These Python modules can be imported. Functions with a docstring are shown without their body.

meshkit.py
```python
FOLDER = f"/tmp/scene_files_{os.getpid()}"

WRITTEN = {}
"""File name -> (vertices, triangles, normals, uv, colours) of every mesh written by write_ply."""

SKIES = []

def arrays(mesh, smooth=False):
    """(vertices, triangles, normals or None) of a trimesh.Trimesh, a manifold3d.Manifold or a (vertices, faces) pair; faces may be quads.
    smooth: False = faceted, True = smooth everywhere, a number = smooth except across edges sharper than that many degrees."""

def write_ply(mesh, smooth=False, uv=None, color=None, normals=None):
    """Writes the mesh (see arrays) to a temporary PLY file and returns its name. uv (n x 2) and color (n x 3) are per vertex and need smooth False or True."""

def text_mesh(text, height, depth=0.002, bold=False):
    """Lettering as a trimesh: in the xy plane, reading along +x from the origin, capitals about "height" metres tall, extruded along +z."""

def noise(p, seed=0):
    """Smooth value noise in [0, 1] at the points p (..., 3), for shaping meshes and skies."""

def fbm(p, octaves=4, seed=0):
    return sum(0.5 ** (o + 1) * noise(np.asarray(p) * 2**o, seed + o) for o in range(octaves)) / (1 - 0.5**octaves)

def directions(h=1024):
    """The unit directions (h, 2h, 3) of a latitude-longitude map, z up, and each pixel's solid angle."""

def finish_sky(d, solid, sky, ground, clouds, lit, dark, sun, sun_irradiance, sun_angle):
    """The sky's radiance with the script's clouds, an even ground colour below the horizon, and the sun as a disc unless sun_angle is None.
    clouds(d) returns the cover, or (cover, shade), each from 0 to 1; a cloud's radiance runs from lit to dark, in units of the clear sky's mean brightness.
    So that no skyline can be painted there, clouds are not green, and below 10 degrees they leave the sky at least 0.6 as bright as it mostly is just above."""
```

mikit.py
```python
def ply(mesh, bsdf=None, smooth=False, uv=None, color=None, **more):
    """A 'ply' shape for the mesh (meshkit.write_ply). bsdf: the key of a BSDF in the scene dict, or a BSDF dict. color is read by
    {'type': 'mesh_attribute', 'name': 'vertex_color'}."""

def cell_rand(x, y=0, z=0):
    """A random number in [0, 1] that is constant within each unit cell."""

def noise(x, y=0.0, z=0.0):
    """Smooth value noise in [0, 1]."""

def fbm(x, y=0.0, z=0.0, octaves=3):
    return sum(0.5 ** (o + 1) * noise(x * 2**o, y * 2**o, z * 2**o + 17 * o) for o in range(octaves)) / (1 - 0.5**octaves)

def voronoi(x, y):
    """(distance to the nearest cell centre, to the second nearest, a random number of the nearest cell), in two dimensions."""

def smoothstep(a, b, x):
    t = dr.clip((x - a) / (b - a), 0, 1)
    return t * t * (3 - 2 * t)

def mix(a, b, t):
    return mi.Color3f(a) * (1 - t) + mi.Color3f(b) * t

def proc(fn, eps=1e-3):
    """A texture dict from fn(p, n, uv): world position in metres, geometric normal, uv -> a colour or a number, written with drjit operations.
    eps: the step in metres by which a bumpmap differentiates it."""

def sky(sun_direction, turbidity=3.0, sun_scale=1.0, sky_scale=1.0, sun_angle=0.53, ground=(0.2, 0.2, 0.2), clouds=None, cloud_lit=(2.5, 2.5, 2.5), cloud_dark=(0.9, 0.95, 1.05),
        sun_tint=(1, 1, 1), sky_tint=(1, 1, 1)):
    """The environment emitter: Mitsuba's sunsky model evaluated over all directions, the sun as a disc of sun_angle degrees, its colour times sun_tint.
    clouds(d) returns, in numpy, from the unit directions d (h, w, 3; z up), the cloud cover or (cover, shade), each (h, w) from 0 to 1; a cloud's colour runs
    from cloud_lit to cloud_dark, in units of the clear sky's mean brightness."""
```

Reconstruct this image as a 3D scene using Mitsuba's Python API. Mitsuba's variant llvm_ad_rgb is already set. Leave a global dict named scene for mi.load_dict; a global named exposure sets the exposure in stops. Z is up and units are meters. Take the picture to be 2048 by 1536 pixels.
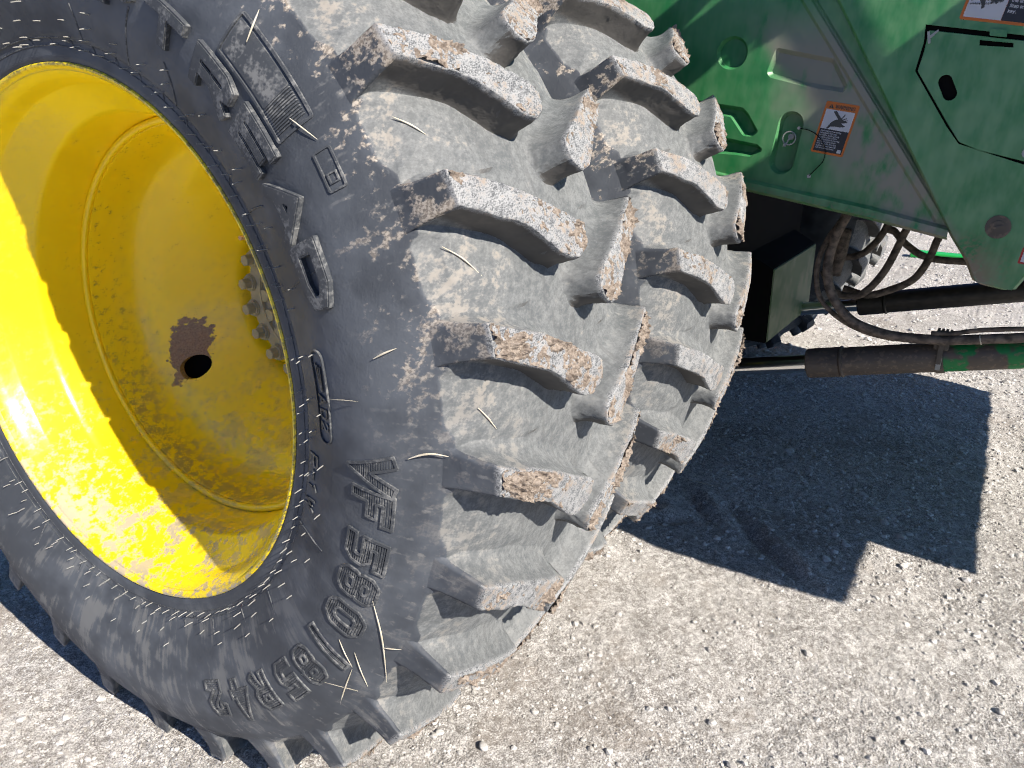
import math
import numpy as np, trimesh, manifold3d as m3, shapely, mitsuba as mi, drjit as dr
import shapely.geometry as sg, shapely.affinity as sa, shapely.ops as so
import meshkit, mikit
from mikit import proc, noise, smoothstep, mix
ROT = np.linalg.qr(np.array([[.62, .55, -.56], [-.71, .70, .1], [.33, .46, .82]]))[0].tolist()
def fbm(x, y=0., z=0., o=3):
    """Value noise with each octave turned, so that no grid shows."""
    p = [mi.Float(v) for v in (x, y, z)]; t = 0.
    for k in range(o):
        p = [ROT[i][0] * p[0] + ROT[i][1] * p[1] + ROT[i][2] * p[2] + 3.1 * k for i in range(3)]
        t = t + .5 ** (k + 1) * noise(*p); p = [v * 2.03 for v in p]
    return t / (1 - .5 ** o)

T = mi.ScalarTransform4f
scene, labels = {}, {}

# ------------------------------------------------------------------ camera, sky, exposure
CAM = np.array([1.5365, -0.8939, 1.4763]); FWD = np.array([-0.48676, 0.80674, -0.33501]); UP = np.array([-0.18765, 0.27799, 0.94208])
scene['camera'] = {'type': 'perspective', 'fov': 65.881, 'fov_axis': 'x', 'near_clip': 0.02, 'far_clip': 2000.0,
                   'to_world': T().look_at(origin=CAM.tolist(), target=(CAM + FWD).tolist(), up=UP.tolist())}
SUN = np.array([1.38, -0.36, 1.0])
scene['sky'] = mikit.sky(SUN.tolist(), turbidity=3, sky_scale=0.35, sun_tint=(.88, 1.0, 1.24), sky_tint=(.68, .92, 1.38))
exposure = 2.85

# ------------------------------------------------------------------ naming helpers
used = {}
def key_of(name):
    n = used.get(name, -1) + 1
    used[name] = n
    return name if n == 0 else f'{name}_{n:03d}'
def tag(key, label=None, cat=None, group=None, kind=None):
    d = {k: v for k, v in (('label', label), ('category', cat), ('group', group), ('kind', kind)) if v}
    if d: labels[key] = d
    return key
def put(name, mesh, bsdf, parent=None, smooth=False, color=None, tw=None, **tags):
    key = key_of((parent + '__' if parent else '') + name)
    s = mesh if isinstance(mesh, dict) else mikit.ply(mesh, bsdf, smooth=smooth, color=color)
    if tw is not None: s = {**s, 'to_world': tw}
    scene[key] = s
    tag(key, **tags)
    return key
def cat_(ms): return trimesh.util.concatenate(ms)
def tm(v, f): return trimesh.Trimesh(np.asarray(v, float), np.asarray(f, int), process=False)

# ------------------------------------------------------------------ wheel numbers (metres)
H, YC, DUAL, FAR = 0.975, 0.272, 0.753, 3.64        # hub height, tyre mid plane, dual spacing, far wheel offset
PITCH, PH0 = 12.63, 37.65                            # lug pitch and first lug angle, degrees
NL = 28
PROF = np.array([(.548, .016), (.556, .004), (.566, -.003), (.578, -.0045), (.598, -.006), (.6005, -.009), (.603, -.0115), (.62, -.0170), (.64, -.0240), (.66, -.0310), (.68, -.0368),
                 (.70, -.0410), (.72, -.0442), (.74, -.0465), (.76, -.0475), (.78, -.0468), (.80, -.0438), (.82, -.0388), (.84, -.0318), (.86, -.0238), (.878, -.0155), (.892, -.0085), (.900, -.004),
                 (.9035, .001), (.908, .009), (.914, .020), (.922, .035), (.931, .058), (.939, .084), (.9465, .117), (.952, .155), (.9555, .195), (.9575, .235), (.958, .272)])
def r_top(y): return 1.022 - .039 * ((y - .27) / .27) ** 2
def r_c(y):                                           # carcass radius from y on the near half
    y = np.where(y > YC, 2 * YC - y, y)
    return np.interp(y, PROF[16:, 1], PROF[16:, 0])
def y_side(r): return np.interp(r, PROF[:23, 0], PROF[:23, 1])
def polar(r, phi, y):
    a = np.radians(phi)
    return np.stack([r * np.cos(a), y + 0 * r, r * np.sin(a)], -1)
def rest(v):                                          # the loaded tyre bulges at its foot and is flattened where it stands on the ground
    v = v.copy(); r = np.hypot(v[:, 0], v[:, 2]); w = np.exp(-((np.degrees(np.arctan2(v[:, 0], -v[:, 2])) - 6) / 38) ** 2) * np.clip((r - .60) / .14, 0, 1) * np.clip((.94 - r) / .08, 0, 1)
    v[:, 1] += .015 * w * np.clip((v[:, 1] - YC) / .25, -1, 1)
    v[:, 2] = np.maximum(v[:, 2], -H - .006); return v

# ------------------------------------------------------------------ procedural materials
def wheel_local(p):
    y = p.y - dr.select(p.y > 3.4, dr.select(p.y > 4.28, FAR + DUAL, FAR), dr.select(p.y > .66, DUAL, 0.0))
    z = p.z - H
    r = dr.sqrt(p.x * p.x + z * z)
    return p.x, y, z, r
def rubber_color(p, n, uv):
    x, y, z, r = wheel_local(p)
    q = (y - .27) / .27
    depth = 1.022 - .039 * q * q - r
    yy = dr.minimum(y, .544 - y)
    n2 = fbm(p.x * 90 + 7, p.y * 90, p.z * 90, 3)
    tread = smoothstep(.0022, .0042, yy - (-.006 + (r - .9) * dr.select(r > .9, .085, .53)) + (n2 - .5) * .002) * smoothstep(.872, .880, r)
    n1 = fbm(p.x * 22, p.y * 22, p.z * 22, 4)
    n3 = fbm(p.x * 6 + 3, p.y * 6, p.z * 6, 3)
    n4 = fbm(p.x * 300, p.y * 300, p.z * 300, 2)
    a = dr.atan2(z, x)
    streak = fbm(a * 90, r * 14, y * 8, 3)
    # sidewall: dark rubber, scuffs, dusty tan blotches where soil dried on the shoulder
    side = mix((.046, .053, .066), (.088, .100, .121), smoothstep(.35, .7, n3 * .6 + n1 * .4))
    scuff = smoothstep(.58, .74, streak * .55 + n2 * .45) * smoothstep(.70, .9, r)
    side = mix(side, (.20, .205, .21), scuff * .55)
    up = smoothstep(-.05, .45, z + (n3 - .5) * .5) * .95 + .10
    soil = smoothstep(.49, .60, n1 * .38 + n2 * .37 + n3 * .15 + n4 * .10 + (r - .87) * 1.3 * up - .035) * smoothstep(.74, .86, r)
    side = mix(side, mix((.21, .18, .15), (.42, .375, .325), smoothstep(.35, .65, n4)), dr.clip(soil * up * 1.15, 0, 1) * .9)
    low = smoothstep(.1, -.8, z) * smoothstep(.52, .66, n1 * .6 + streak * .4) * smoothstep(.56, .62, r)
    side = mix(side, (.19, .19, .185), low * .5)
    # tread floor: grey dust with tan patches and darker rubbed spots
    tr = mix((.098, .107, .115), (.170, .179, .186), smoothstep(.3, .7, n1 * .25 + n2 * .45 + n4 * .3))
    tan = smoothstep(.50, .62, n3 * .22 + n1 * .30 + n2 * .33 + n4 * .15 - smoothstep(.02, .14, yy) * .10)
    tr = mix(tr, (.28, .255, .225), tan * (.30 + .4 * up))
    flow = fbm(y * 150, a * 18, 3, 3)
    tr = mix(tr, (.10, .106, .112), smoothstep(.58, .70, flow) * smoothstep(.05, .16, yy) * .45)
    # shade on the lower flank of every bar, painted in as darker rubber
    flank_shade = smoothstep(.35, .65, (n.x * z - n.z * x) / r + (n2 - .5) * .3) * smoothstep(.925, .945, r)
    tr = mix(tr, mix((.040, .038, .037), (.085, .080, .076), n1), flank_shade * .9)
    c = mix(side, tr, tread)
    # lug tops worn to a chalky grain
    worn = smoothstep(.013, .003, depth + (n2 - .5) * .012) * smoothstep(-.012, -.004, yy)
    n5 = fbm(p.x * 520, p.y * 520, p.z * 520, 2)
    chalk = mix((.085, .092, .102), (.285, .293, .305), smoothstep(.30, .62, n5 * .6 + n2 * .4))
    chalk = mix(chalk, (.25, .20, .16), smoothstep(.52, .64, n1 * .4 + n2 * .35 + n5 * .25) * .8)
    return mix(c, chalk, worn)
def rubber_bump(p, n, uv):
    x, y, z, r = wheel_local(p)
    a = dr.atan2(z, x)
    return fbm(p.x * 300, p.y * 300, p.z * 300, 3) * .0007 + fbm(p.x * 55, p.y * 55, p.z * 55, 2) * .0006 + fbm(y * 150, a * 18, 3, 2) * .0022 * smoothstep(.90, .92, r)
def bs(key, base, bump=None, rough=.5, spec=.5, **more):
    b = {'type': 'principled', 'base_color': base if isinstance(base, dict) else {'type': 'rgb', 'value': list(base)}, 'roughness': rough, 'specular': spec, **more}
    if bump is not None: b = {'type': 'bumpmap', 'tex': bump, 'scale': 1.0, 'bsdf': b}
    scene[key] = {'type': 'twosided', 'bsdf': b}
    return key
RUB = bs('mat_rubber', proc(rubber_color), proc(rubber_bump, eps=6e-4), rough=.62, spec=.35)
def mud_color(p, n, uv):
    a = fbm(p.x * 120, p.y * 120, p.z * 120, 3)
    b = fbm(p.x * 420, p.y * 420, p.z * 420, 2)
    return mix((.150, .122, .102), (.305, .262, .226), smoothstep(.3, .7, a * .55 + b * .45))
MUD = bs('mat_mud', proc(mud_color), proc(lambda p, n, uv: fbm(p.x * 420, p.y * 420, p.z * 420, 2) * .0012, eps=5e-4), rough=.95, spec=.1)
def letter_color(p, n, uv):
    a = fbm(p.x * 45, p.y * 45, p.z * 45, 3); b = fbm(p.x * 220, p.y * 220, p.z * 220, 2)
    return mix((.052, .058, .068), (.17, .175, .18), smoothstep(.45, .70, a * .6 + b * .4))
LET = bs('mat_lettering', proc(letter_color), rough=.6, spec=.35)
bs('mat_whisker', (.30, .30, .29), rough=.5)
def rim_color(p, n, uv):
    x, y, z, r = wheel_local(p)
    a = fbm(p.x * 14, p.y * 14, p.z * 14, 4); b = fbm(p.x * 70, p.y * 70, p.z * 70, 3); d = fbm(p.x * 240, p.y * 240, p.z * 240, 2)
    c = mix((.82, .61, .004), (.87, .66, .007), a)
    lo = smoothstep(-.05, -.50, z)
    c = mix(c, (.14, .115, .05), smoothstep(.548, .556, r) * smoothstep(.03, .01, y) * smoothstep(.40, .62, b * .6 + d * .4) * .75)
    dust = smoothstep(.54, .66, a * .42 + b * .40 + d * .18 + lo * .085) * (lo * .85 + .06) * (1 - .6 * smoothstep(.14, .20, y))
    c = mix(c, (.36, .32, .27), dust)
    film = smoothstep(.42, .7, a * .7 + b * .3) * smoothstep(.30, .36, y) * smoothstep(.30, -.2, z) * .30
    c = mix(c, (.46, .37, .15), film)
    grime = smoothstep(.62, .76, b * .5 + a * .25 + d * .25 + lo * .06 - smoothstep(.0, .5, z) * .06) * smoothstep(.10, .16, y) * .30
    c = mix(c, (.11, .085, .04), grime)
    ring = smoothstep(.018, .002, dr.abs(r - .446)) * smoothstep(.26, .27, y) * smoothstep(.38, .3, y) * smoothstep(.50, .68, b * .6 + d * .4 + lo * .14 - smoothstep(-.1, .2, z) * .1)
    c = mix(c, (.20, .15, .07), ring * .55)
    ux, uz = (x + .318) / .043, (z + .158) / .098          # dried mud round the drain hole
    e = dr.sqrt(ux * ux + uz * uz) + (b - .5) * .9 + (a - .5) * .6
    mudp = smoothstep(1.0, .88, e) * smoothstep(.36, .40, y)
    c = mix(c, mix((.12, .062, .020), (.30, .185, .075), d), mudp)
    return c
RIM = bs('mat_rim', proc(rim_color), proc(lambda p, n, uv: fbm(p.x * 30, p.y * 30, p.z * 30, 2) * .0012 + fbm(p.x * 200, p.y * 200, p.z * 200, 2) * .00012, eps=1e-3), rough=.30, spec=.5, clearcoat=.5, clearcoat_gloss=.85)
def steel_c(p, n, uv): return mix((.24, .25, .24), (.42, .42, .40), fbm(p.x * 60, p.y * 60, p.z * 60, 3))
STEEL = bs('mat_steel', proc(steel_c), rough=.5, metallic=.35)
def green_c(p, n, uv):
    a = fbm(p.x * 7, p.y * 7, p.z * 7, 4); b = fbm(p.x * 38, p.y * 38, p.z * 16, 4); d = fbm(p.x * 160, p.y * 160, p.z * 160, 2)
    c = mix((.006, .140, .038), (.012, .185, .052), a)
    streak = fbm(p.x * 60, p.y * 4, p.z * 9, 3)
    film = smoothstep(.22, .74, a * .40 + b * .40 + streak * .20) * (.55 + .45 * smoothstep(.75, 1.15, p.x))
    c = mix(c, (.21, .35, .20), film * .62)
    diag = (p.z - 1.758) * .604 + (p.x - .987) * .797          # distance from the joint between the two side plates
    zone = smoothstep(-.23, -.09, diag + (a - .5) * .25) * smoothstep(.02, -.01, diag) * smoothstep(1.78, 1.62, p.z)
    lowz = smoothstep(1.30, 1.20, p.z + (p.x - .8) * .17 + (b - .5) * .12) * smoothstep(1.62, 1.5, p.x)
    c = mix(c, (.22, .20, .175), zone * smoothstep(.30, .52, b * .5 + a * .5) * .9)
    c = mix(c, (.17, .125, .085), lowz * smoothstep(.3, .55, b * .6 + d * .4) * .85)
    return c
GREEN = bs('mat_green', proc(green_c), proc(lambda p, n, uv: fbm(p.x * 26, p.y * 26, p.z * 26, 2) * .0012 + fbm(p.x * 230, p.y * 230, p.z * 230, 2) * .00018), rough=.40, spec=.5, clearcoat=.25)
def grime_c(p, n, uv):
    a = fbm(p.x * 12, p.y * 12, p.z * 12, 4); b = fbm(p.x * 70, p.y * 70, p.z * 70, 3)
    return mix(mix((.06, .055, .05), (.15, .125, .10), a), (.20, .15, .11), smoothstep(.55, .7, b) * .5)
GRIME = bs('mat_grime', proc(grime_c), rough=.7, spec=.3)
BLACK = bs('mat_black', (.006, .006, .006), rough=.8, spec=.08)
def hose_c(p, n, uv):
    b = fbm(p.x * 60, p.y * 60, p.z * 60, 3)
    return mix((.07, .058, .05), (.24, .19, .155), smoothstep(.25, .75, b) * .8)
HOSE = bs('mat_hose', proc(hose_c), rough=.7, spec=.3)
CHROME = bs('mat_chrome', (.80, .80, .80), rough=.14, metallic=1.0)
def cyl_c(p, n, uv):
    a = fbm(p.x * 16, p.y * 16, p.z * 16, 3); b = fbm(p.x * 90, p.y * 90, p.z * 90, 3)
    gr = smoothstep(1.462, 1.468, p.x + (a - .5) * .01) * smoothstep(.72, .62, a + smoothstep(.09, .03, dr.abs(p.x - 1.60)) * .3)
    c = mix(mix((.065, .055, .05), (.13, .105, .085), a), (.012, .20, .055), gr)
    return mix(c, (.20, .15, .105), smoothstep(.55, .7, b) * .5)
CYL = bs('mat_cylinder', proc(cyl_c), rough=.5, spec=.4)
OLIVE = bs('mat_tank', proc(lambda p, n, uv: mix((.045, .115, .035), (.15, .19, .10), smoothstep(.3, .7, fbm(p.x * 9, p.y * 9, p.z * 9, 3) + (.75 - p.z) * .5))), rough=.55)
def straw_c(p, n, uv): return mix((.46, .41, .31), (.64, .60, .51), noise(p.x * 60, p.y * 60, p.z * 60))
STRAW = bs('mat_straw', proc(straw_c), rough=.6)
def ground_c(p, n, uv):
    a = fbm(p.x * 1.7, p.y * 1.7, 0, 4); b = fbm(p.x * 11, p.y * 11, 3, 4); d = fbm(p.x * 70, p.y * 70, 5, 3)
    e = fbm(p.x * 330, p.y * 330, 9, 2)
    c = mix((.20, .188, .178), (.485, .475, .465), smoothstep(.34, .62, b * .14 + d * .33 + e * .53))
    c = mix(c, (.20, .172, .148), smoothstep(.54, .70, a * .55 + b * .45) * .5)
    return mix(c, (.62, .61, .60), smoothstep(.58, .68, d * .4 + e * .6) * .7)
GROUND = bs('mat_ground', proc(ground_c), proc(lambda p, n, uv: (fbm(p.x * 95, p.y * 95, 1, 3) * .0065 + fbm(p.x * 300, p.y * 300, 4, 3) * .0058) * (.55 + .9 * smoothstep(.35, .65, fbm(p.x * 3.1, p.y * 3.1, 8, 3))), eps=8e-4), rough=.95, spec=.15)
def stone_c(p, n, uv):
    a = noise(p.x * 45, p.y * 45, 2); d = fbm(p.x * 260, p.y * 260, p.z * 260, 2)
    return mix(mix((.30, .285, .27), (.56, .55, .54), a), (.66, .655, .645), smoothstep(.55, .75, d) * .5)
STONE = bs('mat_stone', proc(stone_c), rough=.6, spec=.4)
scene['mat_print'] = {'type': 'twosided', 'bsdf': {'type': 'principled', 'base_color': {'type': 'mesh_attribute', 'name': 'vertex_color'}, 'roughness': .45, 'specular': .4}}
PINK = bs('mat_valve_cap', (.62, .42, .30), rough=.5)
FARGREEN = bs('mat_far_green', (.015, .33, .06), rough=.4)

# ------------------------------------------------------------------ mesh helpers
def revolve(prof, n=360, closed=False, mirror=False):
    """Surface of revolution round the y axis of points (r, y)."""
    prof = np.asarray(prof, float); a = np.arange(n) / n * 2 * np.pi
    v = np.stack([prof[:, 0, None] * np.cos(a), np.repeat(prof[:, 1, None], n, 1), prof[:, 0, None] * np.sin(a)], -1).reshape(-1, 3)
    k = len(prof); i, j = np.meshgrid(np.arange(k if closed else k - 1), np.arange(n), indexing='ij')
    i2, j2 = (i + 1) % k, (j + 1) % n
    q = np.stack([i * n + j, i2 * n + j, i2 * n + j2, i * n + j2], -1).reshape(-1, 4)
    return tm(v, np.vstack([q[:, [0, 1, 2]], q[:, [0, 2, 3]]]))
def box(x0, x1, y0, y1, z0, z1, b=.006):
    m = m3.Manifold.batch_hull([m3.Manifold.cube([x1 - x0 - 2 * b * (k != 0), y1 - y0 - 2 * b * (k != 1), z1 - z0 - 2 * b * (k != 2)], True).translate([(x0 + x1) / 2, (y0 + y1) / 2, (z0 + z1) / 2]) for k in range(3)])
    return mesh_of(m)
def mesh_of(man):
    m = man.to_mesh(); return tm(m.vert_properties[:, :3], m.tri_verts)
def man_of(mesh): return m3.Manifold(m3.Mesh(np.asarray(mesh.vertices, np.float32), np.asarray(mesh.faces, np.uint32)))
def spline(pts, n):
    p = np.asarray(pts, float); p = np.vstack([2 * p[0] - p[1], p, 2 * p[-1] - p[-2]]); k = len(p) - 3
    t = np.linspace(0, k - 1e-9, n); i = t.astype(int); u = (t - i)[:, None]
    a, b, c, d = (p[i + j] for j in range(4))
    return .5 * (2 * b + (c - a) * u + (2 * a - 5 * b + 4 * c - d) * u ** 2 + (3 * b - a - 3 * c + d) * u ** 3)
def tube(pts, rad, n=40, m=12, caps=True):
    c = spline(pts, n) if n else np.asarray(pts, float); n = len(c); rad = np.interp(np.linspace(0, 1, n), np.linspace(0, 1, np.size(rad)), np.ravel(rad)) if np.size(rad) > 1 else np.full(n, float(rad))
    t = np.gradient(c, axis=0); t /= np.linalg.norm(t, axis=1, keepdims=True) + 1e-12
    ref = np.array([0.13, .97, .2]); out = []; x = np.cross(t[0], ref)
    for k in range(n):
        x = x - t[k] * (x @ t[k]); x /= np.linalg.norm(x) + 1e-12
        y = np.cross(t[k], x); a = np.arange(m) / m * 2 * np.pi
        out.append(c[k] + rad[k] * (np.cos(a)[:, None] * x + np.sin(a)[:, None] * y))
    v = np.concatenate(out); i, j = np.meshgrid(np.arange(n - 1), np.arange(m), indexing='ij'); j2 = (j + 1) % m
    q = np.stack([i * m + j, i * m + j2, (i + 1) * m + j2, (i + 1) * m + j], -1).reshape(-1, 4)
    f = np.vstack([q[:, [0, 1, 2]], q[:, [0, 2, 3]]])
    if caps:
        v = np.vstack([v, c[0], c[-1]]); b = n * m; k = np.arange(m); k2 = (k + 1) % m
        f = np.vstack([f, np.stack([k * 0 + b, k2, k], 1), np.stack([k * 0 + b + 1, (n - 1) * m + k, (n - 1) * m + k2], 1)])
    return tm(v, f)
def extrude(poly, d): return cat_([trimesh.creation.extrude_polygon(g, d, engine='earcut') for g in getattr(poly, 'geoms', [poly]) if g.area > 1e-9])
def plate_y(poly, y, d):
    """Polygon in (x, z) extruded from y to y + d (d > 0 goes inward)."""
    m = extrude(poly, d); v = m.vertices
    return tm(np.stack([v[:, 0], y + v[:, 2], v[:, 1]], -1), m.faces[:, ::-1])
def ring_pts(poly, n):
    L = poly.exterior if sg.polygon.orient(poly).exterior.equals(poly.exterior) else poly.exterior
    c = np.array(sg.polygon.orient(poly).exterior.coords)[:-1]
    return c
def wall_between(pa, ya, pb, yb, n=96):
    """A sloped wall between two rings in (x, z) at the depths ya, yb."""
    ca = np.array(sg.polygon.orient(pa).exterior.interpolate(np.linspace(0, 1, n, endpoint=False), normalized=True).tolist() if False else [sg.polygon.orient(pa).exterior.interpolate(t, normalized=True).coords[0] for t in np.linspace(0, 1, n, endpoint=False)])
    eb = sg.polygon.orient(pb).exterior
    cb = np.array([eb.interpolate(eb.project(sg.Point(p))).coords[0] for p in ca])
    v = np.vstack([np.c_[ca[:, 0], np.full(n, ya), ca[:, 1]], np.c_[cb[:, 0], np.full(n, yb), cb[:, 1]]])
    k = np.arange(n); k2 = (k + 1) % n
    return tm(v, np.vstack([np.c_[k, k2, n + k2], np.c_[k, n + k2, n + k]]))

# ------------------------------------------------------------------ tyre carcass
CH = 'combine_harvester'
tag(CH, 'green combine harvester with yellow rims and muddy dual front tyres', 'combine harvester')
def carcass(n=1080, fine=True):
    p = []
    for a, b in zip(PROF[:-1], PROF[1:]):
        k = max(1, int(np.ceil(np.linalg.norm(b - a) / ((.0024 if .874 < b[0] < .925 else .009) if fine else .03))))
        p += [a + (b - a) * t / k for t in range(k)]
    p.append(PROF[-1]); p = np.array(p)
    p = np.vstack([p, np.c_[p[-2::-1, 0], 2 * YC - p[-2::-1, 1]]])
    m = revolve(p, n); v = m.vertices.copy()
    if fine:
        r, phi, y = np.hypot(v[:, 0], v[:, 2]), np.degrees(np.arctan2(v[:, 2], v[:, 0])), v[:, 1]
        h = np.zeros(len(v)); tread = r > .902
        for mirror in (0, 1):
            yy = 2 * YC - y if mirror else y
            rel = (phi - PH0 + 5.0 * mirror) % PITCH                      # degrees above a lug's corner
            line = np.interp(yy, [.03, .06, .10, .15, .20], [5.2, 5.0, 3.6, 1.2, -1.6])
            d = line - rel
            pad = np.clip(d / .9, 0, 1) * np.clip(1 - d / 5.0, 0, 1) * np.clip((yy - .035) / .03, 0, 1) * np.clip((.215 - yy) / .03, 0, 1)
            h += np.where(tread & (yy < YC), pad * .0045, 0)
        seam = .236 + .012 * np.sin(np.radians(phi) * NL + 1.0)
        h -= np.where(tread, .0022 * np.exp(-((y - seam) / .004) ** 2), 0)
        for s0 in (.205, .222, .252, .262):
            h -= np.where(tread, .0007 * np.exp(-((y - s0 - .006 * np.sin(np.radians(phi) * NL)) / .004) ** 2), 0)
        h += (meshkit.fbm(v * 9, 3, 4) - .5) * .0035
        h += np.where(r > .6, (meshkit.fbm(v * 40, 2, 9) - .5) * .0012, 0)
        rr = r + np.where(tread, h, 0); k = rr / r
        v[:, 0] *= k; v[:, 2] *= k
        v[:, 1] += np.where(~tread & (r > .60), -h * np.sign(YC - y), 0)
        for mirror in (0, 1):                                             # each void cuts a rounded bay out of the sidewall
            yy = 2 * YC - y if mirror else y
            rel = (phi - PH0 + 5.0 * mirror) % PITCH
            w = np.clip((rel - .5) / 3.2, 0, 1) * np.clip((9.3 - rel) / 1.5, 0, 1); w = w * w * (3 - 2 * w)
            re = .906 - .0215 * w
            line = y_side(np.minimum(re, .9)) + (r - re) * 1.25
            m_ = (r > re) & (r < .93) & (yy < .06) & (w > .001)
            yn = np.where(m_, np.maximum(yy, line), yy)
            v[:, 1] += np.where(m_, (yn - yy) * (-1 if mirror else 1), 0)
    return tm(rest(v), m.faces)

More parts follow.
